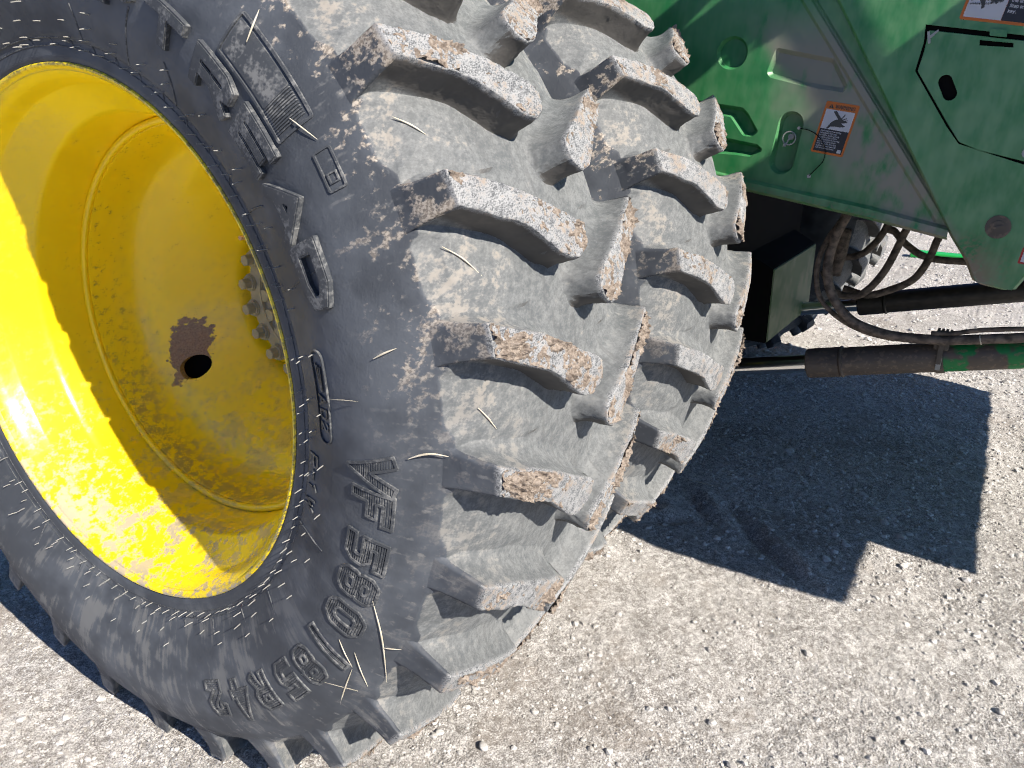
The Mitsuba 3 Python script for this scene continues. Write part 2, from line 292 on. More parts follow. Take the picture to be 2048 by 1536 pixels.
# ------------------------------------------------------------------ tread lugs
UE = np.array([(-.002, .05), (.03, -.8), (.089, -2.0), (.149, -3.65), (.193, -4.9), (.235, -6.0), (.257, -6.7)])
LE = np.array([(.000, -2.8), (.013, -3.1), (.056, -4.2), (.112, -5.6), (.148, -7.1), (.19, -8.9), (.226, -9.45)])
def lug_parts(seed, n=46, m=12, rows=12):
    """One bar of the tread in wheel coordinates, corner at angle 0: (top grid (n+1, m+1, 3) as y, degrees, r, perimeter walls)."""
    rng = np.random.default_rng(seed)
    s = np.linspace(0, 1, n + 1)
    def res(E):
        c = spline(np.c_[E, np.zeros(len(E))], 200)[:, :2]; d = np.r_[0, np.cumsum(np.hypot(np.diff(c[:, 0]), np.diff(c[:, 1]) * .0175))]
        return np.c_[np.interp(s, d / d[-1], c[:, 0]), np.interp(s, d / d[-1], c[:, 1])]
    U, L = res(UE), res(LE)
    j = np.linspace(0, 1, m + 1)
    g = U[:, None] * (1 - j[None, :, None]) + L[:, None] * j[None, :, None]
    bul = np.clip((s - .86) / .14, 0, 1)[:, None] ** 2 * (np.sin(np.pi * j)[None])
    g[..., 0] += .012 * bul; g[..., 1] -= .25 * bul
    idx = [(i, 0) for i in range(n + 1)] + [(n, k) for k in range(1, m)] + [(i, m) for i in range(n, -1, -1)] + [(0, k) for k in range(m - 1, 0, -1)]
    idx = np.array(idx); per = g[idx[:, 0], idx[:, 1]]
    R = .0172                                                            # metres per degree
    q = per * [1, R]; t = np.roll(q, -1, 0) - np.roll(q, 1, 0)
    nn = np.stack([-t[:, 1], t[:, 0]], -1); nn /= np.linalg.norm(nn, axis=1, keepdims=True) + 1e-12
    cen = q.mean(0)
    if ((q - cen) * nn).sum() < 0: nn = -nn
    kind = np.r_[np.zeros(n + 1), np.ones(m - 1), np.full(n + 1, 2.), np.full(m - 1, 3.)]
    si = s[idx[:, 0]]
    d = np.where(kind == 0, .030 + .018 * np.sin(np.pi * si), np.where(kind == 1, .018, np.where(kind == 2, .0035, .012)))
    c1 = np.where(kind == 0, .010, np.where(kind == 1, .006, np.where(kind == 2, -.0015, .006)))
    fillet = np.where(kind == 3, .42, 1.0)
    sm = lambda a, k=3: np.convolve(np.r_[a[-k:], a, a[:k]], np.ones(2 * k + 1) / (2 * k + 1), 'valid')
    d, c1, fillet = sm(d), sm(c1), sm(fillet)
    nn = np.stack([sm(nn[:, 0]), sm(nn[:, 1])], -1); nn /= np.linalg.norm(nn, axis=1, keepdims=True)
    B = q + nn * d[:, None]; C = q + nn * c1[:, None]
    fl = np.clip(1 - si / .10, 0, 1) ** 2 * (kind != 3) * (kind != 1)          # the bar's foot runs out to a crisp corner on the sidewall
    tgt = np.stack([np.full(len(q), -.0125), np.where(kind == 2, q[-1, 1] * 0 + (LE[0, 1] - .85) * R, .55 * R)], -1)
    B = B * (1 - fl[:, None]) + tgt * fl[:, None]
    k3 = kind == 3; jf = idx[:, 1] / m
    B[k3] = np.stack([np.full(k3.sum(), -.0125), (.55 * (1 - jf[k3]) + (LE[0, 1] - .85) * jf[k3]) * R], -1)
    C = np.where((k3 | (fl > .5))[:, None], (B + q) / 2, C)
    fillet = np.where(k3, .42, fillet)
    B[:, 0] = np.maximum(B[:, 0], -.0125)
    rb, rt = r_c(B[:, 0]) - .0012, r_top(q[:, 0]) - .0025
    rc = rb + (rt - rb) * np.where(fillet < .99, 1 - fillet, .07)
    To = q + nn * .0018
    u = np.linspace(0, 1, rows)[:, None]
    w0, w1, w2 = (1 - u) ** 2, 2 * u * (1 - u), u ** 2
    Q = w0[..., None] * B + w1[..., None] * C + w2[..., None] * To
    Rr = w0 * rb + w1 * rc + w2 * rt
    # worn edges and top
    P3 = np.stack([Q[..., 0], Q[..., 1] / R, Rr], -1)
    G3 = np.concatenate([g, r_top(g[..., 0])[..., None]], -1)
    return G3, P3, idx
def lug_xyz(a, seed, far, amp=1.0):
    """(y, degrees, r) -> wheel xyz with wear noise, mirrored for the far half."""
    x = a.copy(); o = np.array([seed * 3.7, seed * 1.3, 0.])
    e = np.stack([a[..., 0] * 1.0, a[..., 1] * .0172, a[..., 2]], -1) + o
    hgt = np.clip((a[..., 2] - .93) / .06, 0, 1)
    x[..., 0] += (meshkit.noise(e * 160, 1) - .5) * .0030 * hgt * amp + (meshkit.noise(e * 30, 2) - .5) * .004 * hgt
    x[..., 1] += ((meshkit.noise(e * 160, 3) - .5) * .0030 + (meshkit.noise(e * 30, 5) - .5) * .004) * hgt * amp / .0172
    x[..., 2] += ((meshkit.fbm(e * 120, 3, 7) - .5) * .0050 + (meshkit.noise(e * 22, 8) - .5) * .004) * np.clip((hgt - .8) / .2, 0, 1) * amp
    return x
def grid_faces(n, m, off=0):
    i, j = np.meshgrid(np.arange(n), np.arange(m), indexing='ij'); w = m + 1
    q = np.stack([i * w + j, i * w + j + 1, (i + 1) * w + j + 1, (i + 1) * w + j], -1).reshape(-1, 4) + off
    return np.vstack([q[:, [0, 1, 2]], q[:, [0, 2, 3]]])
def place_lug(a, phi0, far):
    y, ph, r = a[..., 0], a[..., 1] + phi0 - (5.0 if far else 0.), a[..., 2]
    if far: y = 2 * YC - .004 - y
    return polar(r, ph, y).reshape(-1, 3)
def lug_mesh(seed, phi0, far, n=46, m=12, rows=12):
    G3, P3, idx = lug_parts(seed, n, m, rows)
    G, P = lug_xyz(G3, seed, far), lug_xyz(P3, seed, far)
    vg, vp = place_lug(G, phi0, far), place_lug(P, phi0, far)
    k = len(idx); nv = len(vg)
    i, j = np.meshgrid(np.arange(rows - 1), np.arange(k), indexing='ij'); j2 = (j + 1) % k
    q = np.stack([i * k + j, i * k + j2, (i + 1) * k + j2, (i + 1) * k + j], -1).reshape(-1, 4) + nv
    top = idx[:, 0] * (m + 1) + idx[:, 1]; jj = np.arange(k); jj2 = (jj + 1) % k; b = nv + (rows - 1) * k
    q2 = np.stack([b + jj, b + jj2, top[jj2], top[jj]], -1)
    q = np.vstack([q, q2])
    V = np.vstack([vg, vp]); fg = grid_faces(n, m); fw = np.vstack([q[:, [0, 1, 2]], q[:, [0, 2, 3]]])
    def outward(f, ref):                                               # turn the faces so that they look away from ref
        t = V[f]; nr = np.cross(t[:, 1] - t[:, 0], t[:, 2] - t[:, 0]); return f if (nr * (t.mean(1) - ref)).sum() > 0 else f[:, ::-1]
    f = np.vstack([outward(fg, vg.mean(0) * [.9, 1, .9]), outward(fw, vp.mean(0))])
    return tm(rest(np.vstack([vg, vp])), f)
def mud_mesh(seed, phi0, far, bias, NM=130, MM=38):
    rl = np.random.default_rng(seed + 900); s0, wd, pk = rl.uniform(-.1, 1.1), rl.uniform(.10, .28), rl.uniform(.05, .20)
    G3, _, _ = lug_parts(seed, NM, MM, 3)
    G = lug_xyz(G3, seed, far, 1.0)
    n, m = NM, MM
    e = np.stack([G3[..., 0], G3[..., 1] * .0172, G3[..., 2] * 0 + seed * 1.7], -1)
    s = np.linspace(0, 1, n + 1)[:, None]
    msk = meshkit.fbm(e * 24, 3, 11) * .60 + meshkit.fbm(e * 150, 3, 13) * .40 + bias - .07 + pk * np.exp(-((s - s0) / wd) ** 2)
    lum = np.clip((msk - .535) / .17, -1, 1)
    crumb = meshkit.fbm(e * 210, 3, 17)
    G[..., 2] += np.where(lum > 0, .0002 + lum * (.001 + (.0130 + .05 * np.clip(msk - .60, 0, .2)) * np.clip(crumb - .22, 0, 1)), -.0012 + lum * .012)
    v = place_lug(G, phi0, far); f = grid_faces(n, m)
    ok = (lum.reshape(-1)[f] > -.12).any(1); f = f[ok]
    if far: f = f[:, ::-1]
    if len(f) < 40: return None
    t = tm(rest(v), f); t.remove_unreferenced_vertices(); return t

# ------------------------------------------------------------------ wheels
W = [f'{CH}__front_wheel'] + [f'{CH}__front_wheel_{k:03d}' for k in (1, 2, 3)]
OFF = [0., DUAL, FAR, FAR + DUAL]
def tw(k, turn=0.): return T().translate([0, OFF[k], H]).rotate([0, 1, 0], -turn)
tag(W[0], 'near outer dual front wheel, yellow rim and dusty ribbed tyre')
tag(W[1], 'inner dual front wheel half hidden behind the outer one')
tag(W[2], 'front wheel in shade on the far side of the machine')
car = mikit.ply(carcass(), RUB, smooth=True)
put('tyre', car, RUB, W[0], tw=tw(0), label='dusty black tyre sidewall with raised lettering')
put('tyre', car, RUB, W[1], tw=tw(1))
carf = mikit.ply(carcass(240, False), RUB, smooth=True)
for k in (2, 3): put('tyre', carf, RUB, W[k], tw=tw(k))
rngm = np.random.default_rng(5); crumbs = []
for k in range(NL):
    kk = k - 5                                     # -5..22
    ang = PH0 - kk * PITCH
    a2 = PH0 - kk * PITCH
    for far in (False, True):
        seed = kk * 2 + far + 30
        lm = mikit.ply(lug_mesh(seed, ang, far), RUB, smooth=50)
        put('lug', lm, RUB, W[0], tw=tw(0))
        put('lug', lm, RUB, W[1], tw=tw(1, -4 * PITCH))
        bias = {2: -.02, 0: .03}.get(kk, 0) + rngm.uniform(-.06, .055)
        mm = mud_mesh(seed, ang, far, bias + (.05 if far else 0))
        if mm is None or kk > 12: continue
        for piece in mm.split(only_watertight=False):                     # each cake of mud by itself, loose crumbs together
            if len(piece.faces) < 120: crumbs.append(piece); continue
            mp = mikit.ply(piece, MUD, smooth=35)
            put('mud_patch', mp, MUD, W[0], tw=tw(0))
            if k < 12: put('mud_patch', mp, MUD, W[1], tw=tw(1, -4 * PITCH))
cr = mikit.ply(cat_(crumbs), MUD, smooth=35)
put('mud_crumbs', cr, MUD, W[0], tw=tw(0), label='loose crumbs of dried mud on the tread bars', kind='stuff')
put('mud_crumbs', cr, MUD, W[1], tw=tw(1, -4 * PITCH), label='loose crumbs of dried mud on the tread bars', kind='stuff')
for far in (False, True):
    base = mikit.ply(lug_mesh(3, 0, far, 14, 4, 5), RUB, smooth=50)
    for w in (2, 3):
        for k in range(NL): put('lug', base, RUB, W[w], tw=T().translate([0, OFF[w], H + .02]).rotate([0, 1, 0], -(PH0 - k * 360 / NL)))

# rims
FL = [(.5600, .004), (.5598, .000), (.5575, -.0022), (.5535, -.0012), (.5500, .003), (.5485, .0085), (.5470, .0098), (.5450, .0092), (.5425, .013), (.5385, .020), (.5345, .030), (.5325, .037), (.529, .052), (.5262, .066), (.5235, .072), (.515, .086), (.503, .103), (.490, .121), (.4795, .134), (.474, .142), (.471, .155), (.469, .20), (.468, .27)]
inn = FL + [(r, 2 * YC - y) for r, y in FL[::-1]]
out = [(r + .009, y) for r, y in FL[9:]]; out = [(.5615, .006)] + [(.560, .012)] + out
rimp = inn + [(r, 2 * YC - y) for r, y in out] + out[::-1]
rim = mikit.ply(revolve(rimp, 420, closed=True), RIM, smooth=35)
DISC = [(.466, .262), (.449, .264), (.4475, .275), (.446, .31), (.441, .35), (.432, .378), (.418, .393), (.405, .400), (.385, .409), (.36, .432), (.30, .503), (.25, .562), (.240, .580), (.236, .598), (.10, .600)]
disc_loop = DISC + [(r, y + .014) for r, y in DISC[::-1]]
dm = man_of(revolve(disc_loop, 300, closed=True))
hx, hz = .360 * math.cos(math.radians(-145.2)), .360 * math.sin(math.radians(-145.2))
cyl = m3.Manifold.cylinder(.3, .0315, .0315, 64, True).rotate([90, 0, 0]).translate([hx, .45, hz])
if dm.volume() < 0: dm = man_of(tm(mesh_of(dm).vertices, mesh_of(dm).faces[:, ::-1]))
disc = mikit.ply(mesh_of(dm - cyl), RIM, smooth=35)
bead = mikit.ply(revolve([(.459 + .0085 * math.cos(t), .2575 + .0075 * math.sin(t)) for t in np.linspace(0, 2 * np.pi, 13)[:-1]], 360, closed=True), RIM, smooth=True)
for k in (0, 1, 2, 3):
    put('rim', rim, RIM, W[k], tw=tw(k), **({'label': 'yellow painted rim with dust and dried mud'} if k == 0 else {}))
put('wheel_disc', disc, RIM, W[0], tw=tw(0), label='yellow dished wheel disc with round hole and mud stain')
put('weld_bead', bead, RIM, W[0], tw=tw(0))
dk = mikit.ply(revolve([(.47, .30), (.05, .30)], 120), BLACK)
for k in (1, 2, 3): put('black_backing', dk, BLACK, W[k], tw=tw(k))
hole_back = mikit.ply(revolve([(.02, .66), (.27, .625), (.37, .50), (.43, .455), (.466, .45)], 120), BLACK); put('black_backing', hole_back, BLACK, W[0], tw=tw(0))  # black sheet standing in for the darkness inside the disc hole
NB, RB, PB = 18, .2035, math.degrees(2.695)
def disc2(r, n=28): return sg.Point(0, 0).buffer(r, n)
lock = sg.Point(0, 0).buffer(.207, 64)
for i in range(NB):
    a = math.radians(PB + 360 / NB * i); lock = lock.union(sg.Point(RB * math.cos(a), RB * math.sin(a)).buffer(.0255))
lock = lock.difference(sg.Point(0, 0).buffer(.168, 64)).buffer(-.004).buffer(.004)
put('lock_ring', mikit.ply(plate_y(lock, .576, .018), STEEL, smooth=30), STEEL, W[0], tw=tw(0), label='grey scalloped lock ring behind the wheel bolts')
hexa = sg.Polygon([(.0158 * math.cos(t), .0158 * math.sin(t)) for t in np.arange(6) * math.pi / 3 + .3])
def bolt_at(a, r, y0):
    c = (r * math.cos(a), r * math.sin(a))
    head = cat_([plate_y(sa.translate(hexa, *c), y0 - .021, .021), plate_y(sa.translate(hexa.buffer(-.0015), *c), y0 - .0225, .0016)])
    w1 = plate_y(sa.translate(disc2(.0205), *c), y0, .004); w2 = plate_y(sa.translate(disc2(.0225), *c), y0 + .0041, .005)
    return head, cat_([w1, w2])
for i in range(NB):
    h, w = bolt_at(math.radians(PB + 360 / NB * i), RB, .5665)
    b = put('wheel_bolt', mikit.ply(h, STEEL), STEEL, W[0], tw=tw(0)); put('washer', mikit.ply(w, STEEL), STEEL, W[0], tw=tw(0))
nut = cat_([plate_y(sa.translate(disc2(.017), .160 * math.cos(math.radians(PB + 10 + 20 * i)), .160 * math.sin(math.radians(PB + 10 + 20 * i))), .578, .02) for i in range(NB)])
put('inner_nut_ring', mikit.ply(cat_([nut, plate_y(disc2(.185, 64).difference(disc2(.08, 64)), .588, .012)]), STEEL), STEEL, W[0], tw=tw(0))
va = math.radians(128)
put('valve_cap', mikit.ply(tube([(.205 * math.cos(va), .575, .205 * math.sin(va)), (.205 * math.cos(va), .49, .205 * math.sin(va))], .006, 6), PINK, smooth=40), PINK, W[0], tw=tw(0))

# ------------------------------------------------------------------ raised lettering on the near sidewall
GL = {'V': [[(0, 1), (.5, 0), (1, 1)]], 'F': [[(0, 0), (0, 1), (1, 1)], [(0, .52), (.75, .52)]], '5': [[(1, 1), (0, 1), (0, .55), (.8, .55), (1, .4), (1, .15), (.8, 0), (0, 0)]],
      '8': [[(.2, .53), (0, .66), (0, .86), (.2, 1), (.8, 1), (1, .86), (1, .66), (.8, .53), (.2, .53), (0, .38), (0, .14), (.2, 0), (.8, 0), (1, .14), (1, .38), (.8, .53)]],
      '0': [[(.25, 0), (.75, 0), (1, .2), (1, .8), (.75, 1), (.25, 1), (0, .8), (0, .2), (.25, 0)]], '/': [[(.2, -.1), (.8, 1.1)]],
      'R': [[(0, 0), (0, 1), (.8, 1), (1, .86), (1, .62), (.8, .48), (0, .48)], [(.5, .48), (1, 0)]], '4': [[(.75, 0), (.75, 1), (0, .35), (1.05, .35)]],
      '2': [[(0, .8), (.15, 1), (.85, 1), (1, .85), (1, .62), (0, .15), (0, 0), (1, 0)]], 'D': [[(0, 0), (0, 1), (.65, 1), (1, .75), (1, .25), (.65, 0), (0, 0)]],
      'A': [[(0, 0), (.5, 1), (1, 0)], [(.2, .3), (.8, .3)]], 'E': [[(1, 1), (0, 1), (0, 0), (1, 0)], [(0, .5), (.85, .5)]], 'T': [[(0, 1), (1, 1)], [(.5, 1), (.5, 0)]],
      'P': [[(0, 0), (0, 1), (.8, 1), (1, .86), (1, .6), (.8, .46), (0, .46)]], '1': [[(.2, .8), (.5, 1), (.5, 0)]], 'W': [[(0, 1), (.25, 0), (.5, .7), (.75, 0), (1, 1)]], '-': [[(.1, .5), (.9, .5)]]}
def glyph(c, w, h, st, rnd=False):
    p = so.unary_union([sg.LineString([((x - .5) * (w - st), (y - .5) * (h - st)) for x, y in s]).buffer(st / 2, cap_style=1 if rnd else 3, join_style=1 if rnd else 2, mitre_limit=2.5) for s in GL[c]])
    return p
def on_side(mesh, phi0, rm, seg=.012):
    v, f = trimesh.remesh.subdivide_to_size(mesh.vertices, mesh.faces, seg)
    r = rm + v[:, 1]; ph = phi0 - np.degrees(v[:, 0] / rm)
    return tm(rest(polar(r, ph, y_side(r) - v[:, 2])), f)
def lower(mesh, dz): m = mesh.copy(); m.vertices[:, 2] += dz; return m
for ch, ph, rm, w in [('V', -3.6, .776, .066), ('F', -8.2, .776, .058), ('5', -14.8, .776, .060), ('8', -20.4, .776, .060), ('0', -26.6, .776, .064), ('/', -33.6, .776, .04), ('8', -39.3, .772, .056), ('5', -45.2, .770, .056), ('R', -52.2, .766, .056), ('4', -58.4, .764, .054), ('2', -65.0, .762, .052)]:
    h = .082 if ch not in '/' else .088
    p = glyph(ch, w, h, .020, rnd=ch in '80')
    ol = p.buffer(.0016).difference(p.buffer(-.0030))
    hat = so.unary_union([sg.box(-.1, -.1 + .0046 * i, .1, -.1 + .0046 * i + .0020) for i in range(44)]).intersection(p.buffer(-.0034))
    hat = sa.rotate(so.unary_union([sg.box(-.1, -.1 + .0046 * i, .1, -.1 + .0046 * i + .0020) for i in range(44)]), 90, origin=(0, 0)).intersection(p.buffer(-.0034)) if ch in '/' else hat
    m = cat_([lower(extrude(ol, .0052), -.002), lower(extrude(hat, .0036), -.002), lower(extrude(p.buffer(-.001), .0012), -.0012)])
    put('lettering', mikit.ply(on_side(m, ph, rm), LET), LET, W[0], tw=tw(0), label=f'raised character {ch} in the tyre size')
for ch, ph, w in [('P', 66.3, .092), ('T', 56.5, .096), ('R', 46.6, .098), ('E', 37.6, .092), ('A', 28.9, .100), ('D', 20.5, .104)]:
    p = glyph(ch, w, .068, .0215)
    p = p.buffer(-.002).buffer(.002)
    m = cat_([lower(extrude(p, .0125), -.0035), lower(extrude(p.buffer(-.0026), .0018), .0088)])
    put('lettering', mikit.ply(on_side(m, ph, .722), LET), LET, W[0], tw=tw(0), label=f'large raised block letter {ch}')
pl_ = sg.box(-.085, -.030, .085, .030).buffer(.006)
m = cat_([lower(extrude(pl_.difference(pl_.buffer(-.004)), .005), -.002), lower(extrude(sg.box(-.080, -.024, .030, .022).buffer(.004), .0022), -.001)] + [lower(extrude(sg.box(.036 + .0042 * i, -.026, .038 + .0042 * i, .026), .0035), -.001) for i in range(11)])
put('plaque', mikit.ply(on_side(m, 41.5, .800), LET), LET, W[0], tw=tw(0), label='raised plaque with ribbed field above the big letters')
pl_ = sg.box(-.026, -.010, .026, .010).buffer(.005)
m = lower(extrude(pl_.difference(pl_.buffer(-.0028)).union(sg.box(.004, -.008, .020, .008).difference(sg.box(.0062, -.0058, .0178, .0058))), .004), -.001)
put('plaque', mikit.ply(on_side(m, 29.8, .822), LET), LET, W[0], tw=tw(0), label='small raised plaque with a square')
ov = sg.LineString([(-.062, 0), (.062, 0)]).buffer(.018)
wing = [sg.Polygon([(-.058 + .003 * i, -.008 + .006 * i), (-.058 + .003 * i, -.0055 + .006 * i), (-.010, .001 + .002 * i), (-.012, -.002 + .002 * i)]) for i in range(3)]
def tiny(c, x, w, h, st): return sa.translate(glyph(c, w, h, st, True), x, 0)
lg = so.unary_union(wing + [tiny('A', .004, .020, .022, .004), tiny('D', .028, .018, .022, .004), tiny('2', .050, .016, .022, .004)])
m = cat_([lower(extrude(ov.difference(ov.buffer(-.0022)), .0058), -.002), lower(extrude(lg, .005), -.002)])
put('emblem', mikit.ply(on_side(m, 4.3, .664), LET), LET, W[0], tw=tw(0), label='long oval emblem with wing strokes and AD2')
for ch, ph in [('R', -7.2), ('-', -9.9), ('1', -12.2), ('W', -15.4)]:
    put('lettering', mikit.ply(on_side(lower(extrude(glyph(ch, .026, .026, .004), .0035), -.001), ph, .622), LET), LET, W[0], tw=tw(0), label=f'small raised character {ch} near the rim')
# mould lines, ring lines and the rubber hairs left by the mould vents
rngh = np.random.default_rng(11)
def rad_line(ph, r0, r1, bend, wd=.0016):
    r = np.linspace(r0, r1, 14); a = ph + bend * ((r - r0) / (r1 - r0)) ** 1.5
    return tube(polar(r, a, y_side(r) - .0004), wd, 0, 6)
lines = [rad_line(a, .604, .60 + rngh.uniform(.05, .14), rngh.uniform(-2, 3)) for a in (78, 66, 54, 33, 20, -21, -41, -52, -63, -73, -84, -96, -110, -124)]
for rr, t0, t1 in [(.6005, -180, 180), (.587, -180, 180)]:
    a = np.linspace(t0, t1, 400); lines.append(tube(polar(np.full(400, rr), a, y_side(np.full(400, rr)) - .0002), .0011, 0, 5, False))
for a in np.arange(-150, 100, 6.1): lines.append(tube(polar(np.linspace(.587, .6005, 4), np.full(4, a) + [0, .1, .5, .9], y_side(np.linspace(.587, .6005, 4)) - .0003), .0009, 0, 5))
put('mould_lines', mikit.ply(cat_(lines), LET, smooth=True), LET, W[0], tw=tw(0))
k = 0
for rr, st, ph in [(.592, 3.05, 0.), (.627, 6.45, 1.2), (.655, 8.9, 3.), (.606, 6.1, 2.)]:
    for a in np.arange(-152, 100, st):
        if rngh.random() < .12: continue
        a_ = a + ph + rngh.uniform(-.7, .7); r0 = rr + rngh.uniform(-.004, .004); ln = rngh.uniform(.012, .021)
        p0 = polar(np.array([r0]), a_, y_side(r0))[0]
        d = np.array([rngh.uniform(-.15, .15), -1, rngh.uniform(-.15, .15)]); d /= np.linalg.norm(d)
        put('vent_hair', mikit.ply(tube([p0, p0 + d * ln * .5, p0 + d * ln + [0, 0, -.0008]], [.0011, .0010, .0007], 0, 4), 'mat_whisker'), 'mat_whisker', W[0], tw=tw(0))

# ------------------------------------------------------------------ feeder house
FH = f'{CH}__feeder_house'; tag(FH, 'dusty green feeder house side with warning decals')
Y1, Y2 = 1.600, 1.570
P = sg.Polygon
plate = P([(.10, 2.10), (.85, 2.06), (.987, 1.758), (1.417, 1.191), (1.424, 1.176), (1.212, 1.217), (.822, 1.276), (.10, 1.385)])
rec1 = P([(.60, 1.497), (.667, 1.495), (.821, 1.475), (.839, 1.459), (.875, 1.408), (.858, 1.392), (.83, 1.394), (.786, 1.447), (.722, 1.454), (.60, 1.464)]).buffer(-.008).buffer(.008)
rec2 = P([(.60, 1.392), (.76, 1.39), (.801, 1.384), (.876, 1.372), (.898, 1.355), (.86, 1.334), (.812, 1.338), (.60, 1.345)]).buffer(-.008).buffer(.008)
rec3 = P([(.898, 1.639), (1.062, 1.607), (1.108, 1.536), (1.10, 1.518), (.988, 1.535), (.89, 1.558), (.879, 1.572)]).buffer(-.012).buffer(.012)
pocket = sg.LineString([(.966, 1.431 - .0), (.953, 1.325 + .0)]).buffer(.036)
circ = sg.Point(.772, 1.626).buffer(.046)
holes = [(rec1, .022, .012), (rec2, .022, .012), (rec3, .012, .012), (pocket, .034, .008), (circ, .014, .008)]
solid = plate
for h, _, _ in holes: solid = solid.difference(h)
ms = [plate_y(solid, Y1, .004)]
for h, dep, ins in holes:
    ms += [wall_between(h, Y1 + .0005, h.buffer(-ins), Y1 + dep), plate_y(h.buffer(-ins + .0005), Y1 + dep, .003)]
put('side_panel', mikit.ply(cat_(ms), GREEN, smooth=35), GREEN, FH, label='pressed green side panel with recesses, dulled by dust')
lipv = np.array([(.10, 1.385, 1.406), (.822, 1.249, 1.276), (1.212, 1.189, 1.217), (1.424, 1.150, 1.176)])
lv = [];
for x, zb, zt in lipv: lv += [(x, Y1, zt), (x, Y1 - .020, zt - .008), (x, Y1 - .022, zb), (x, Y1 + .01, zb - .012)]
lf = []
for i in range(3):
    for j in range(3): a = i * 4 + j; lf += [(a, a + 4, a + 5), (a, a + 5, a + 1)]
put('bottom_lip', mikit.ply(tm(lv, lf), GREEN), GREEN, FH, label='brown dusty lower lip of the side panel')
rp = P([(.954, 1.903), (1.06, 1.752), (1.438, 1.157), (1.483, 1.098), (1.515, 1.039), (1.6, 1.027), (1.621, 1.068), (1.698, 1.233), (1.95, 1.246), (1.95, 2.06), (.87, 2.06)])
gap = P([(1.28, 1.685), (1.80, 1.612), (1.80, 1.295), (1.733, 1.307), (1.564, 1.349), (1.408, 1.394), (1.371, 1.438), (1.274, 1.573), (1.283, 1.643)])
door = P([(1.291, 1.670), (1.785, 1.602), (1.785, 1.308), (1.73, 1.317), (1.562, 1.358), (1.456, 1.381), (1.409, 1.399), (1.375, 1.443), (1.281, 1.573), (1.288, 1.62)])
slot1 = P([(1.41, 1.645), (1.485, 1.636), (1.487, 1.626), (1.412, 1.632)])
slot2 = sg.LineString([(1.350, 1.547), (1.366, 1.517)]).buffer(.0165)
put('front_panel', mikit.ply(cat_([plate_y(rp.difference(gap), Y2, .006), wall_between(rp.buffer(-.0005), Y2 + .001, rp.buffer(.010), Y2 + .034, 200)]), GREEN, smooth=35), GREEN, FH, label='flat green front side panel around the hatch')
dr_ = put('hatch', mikit.ply(cat_([plate_y(door.difference(slot1).difference(slot2), Y2 - .003, .006), wall_between(door, Y2 - .0028, door.buffer(.002), Y2 + .012, 160)]), GREEN, smooth=35), GREEN, FH, label='green hatch with a slot and an oblong finger hole')
put('hatch_dark_back', mikit.ply(plate_y(gap.buffer(.01), Y2 + .012, .004), BLACK), BLACK, FH)  # black sheet gives the slots and gap their dark inside
tab = P([(1.430, 1.668), (1.464, 1.664), (1.466, 1.652), (1.432, 1.656)]).buffer(.002)
put('latch_tab', mikit.ply(plate_y(tab, Y2 - .008, .010), GREEN), GREEN, FH)
hng = put('hinge', mikit.ply(cat_([plate_y(P([(1.287, 1.667), (1.293, 1.668), (1.300, 1.640), (1.294, 1.638)]), Y2 - .006, .01), plate_y(P([(1.292, 1.655), (1.312, 1.672), (1.314, 1.668), (1.297, 1.650)]), Y2 - .006, .004)]), STEEL), STEEL, FH)
# diagonal stiffener between the panels
a, b = np.array([.955, Y1, 1.80]), np.array([1.408, Y1, 1.203]); dn = np.array([.797, 0, .604])
sv = []
for p0 in (a, b): sv += [p0 - dn * .030, p0 - dn * .022 + [0, -.007, 0], p0 - dn * .006 + [0, -.007, 0], p0 + dn * .006 + [0, .012, 0], p0 + dn * .05 + [0, .012, 0]]
sf = []
for j in range(4): sf += [(j, j + 5, j + 6), (j, j + 6, j + 1)]
put('diagonal_rib', mikit.ply(tm(sv, sf), GREEN), GREEN, FH, label='dusty diagonal rib between the two side panels')
# pin, ring and cable in the oval pocket
t = np.linspace(0, 2 * np.pi, 40)
put('ring_pin', mikit.ply(cat_([tube(np.c_[.9655 + .0185 * np.cos(t), np.full(40, Y1 + .004), 1.392 + .0185 * np.sin(t)], .0019, 0, 8, False), tube([(.968, Y1 + .03, 1.396), (.968, Y1 + .012, 1.396)], .0085, 4, 12), tube([(.967, Y1 + .008, 1.394), (.957, Y1 + .006, 1.374)], .0025, 4, 8), box(.951, .959, Y1 - .002, Y1 + .01, 1.368, 1.376, .001)]), STEEL, smooth=40), STEEL, FH, label='ring pin in the oval pocket')
put('cable', mikit.ply(tube([(.989, Y1 + .01, 1.420), (1.000, Y1 - .006, 1.420), (1.024, Y1 - .006, 1.415), (1.052, Y1 - .006, 1.398), (1.071, Y1 - .006, 1.369), (1.073, Y1 - .006, 1.339), (1.065, Y1 - .006, 1.323), (1.038, Y1 - .004, 1.290)], .0013, 60, 6), BLACK, smooth=True), BLACK, FH, label='thin black tether cable')
for x, z, rr in [(1.037, 1.288, .0055), (.991, 1.421, .0045)]: put('rivet', mikit.ply(tube([(x, Y1 + .006, z), (x, Y1 - .004, z)], rr, 4, 14), STEEL, smooth=40), STEEL, FH)
rb = [plate_y(sg.Point(1.538, 1.189).buffer(.030), Y2 - .003, .005), plate_y(sg.Point(1.538, 1.189).buffer(.0165), Y2 - .0055, .004), plate_y(sg.LineString([(1.531, 1.186), (1.545, 1.192)]).buffer(.003), Y2 - .0085, .004)]
put('round_plug', mikit.ply(cat_(rb), GRIME), GRIME, FH, label='round dusty plug low on the front panel')
put('small_bolt', mikit.ply(cat_([plate_y(sg.Point(1.567, 1.378).buffer(.013), Y2 - .010, .012)]), STEEL), STEEL, FH)

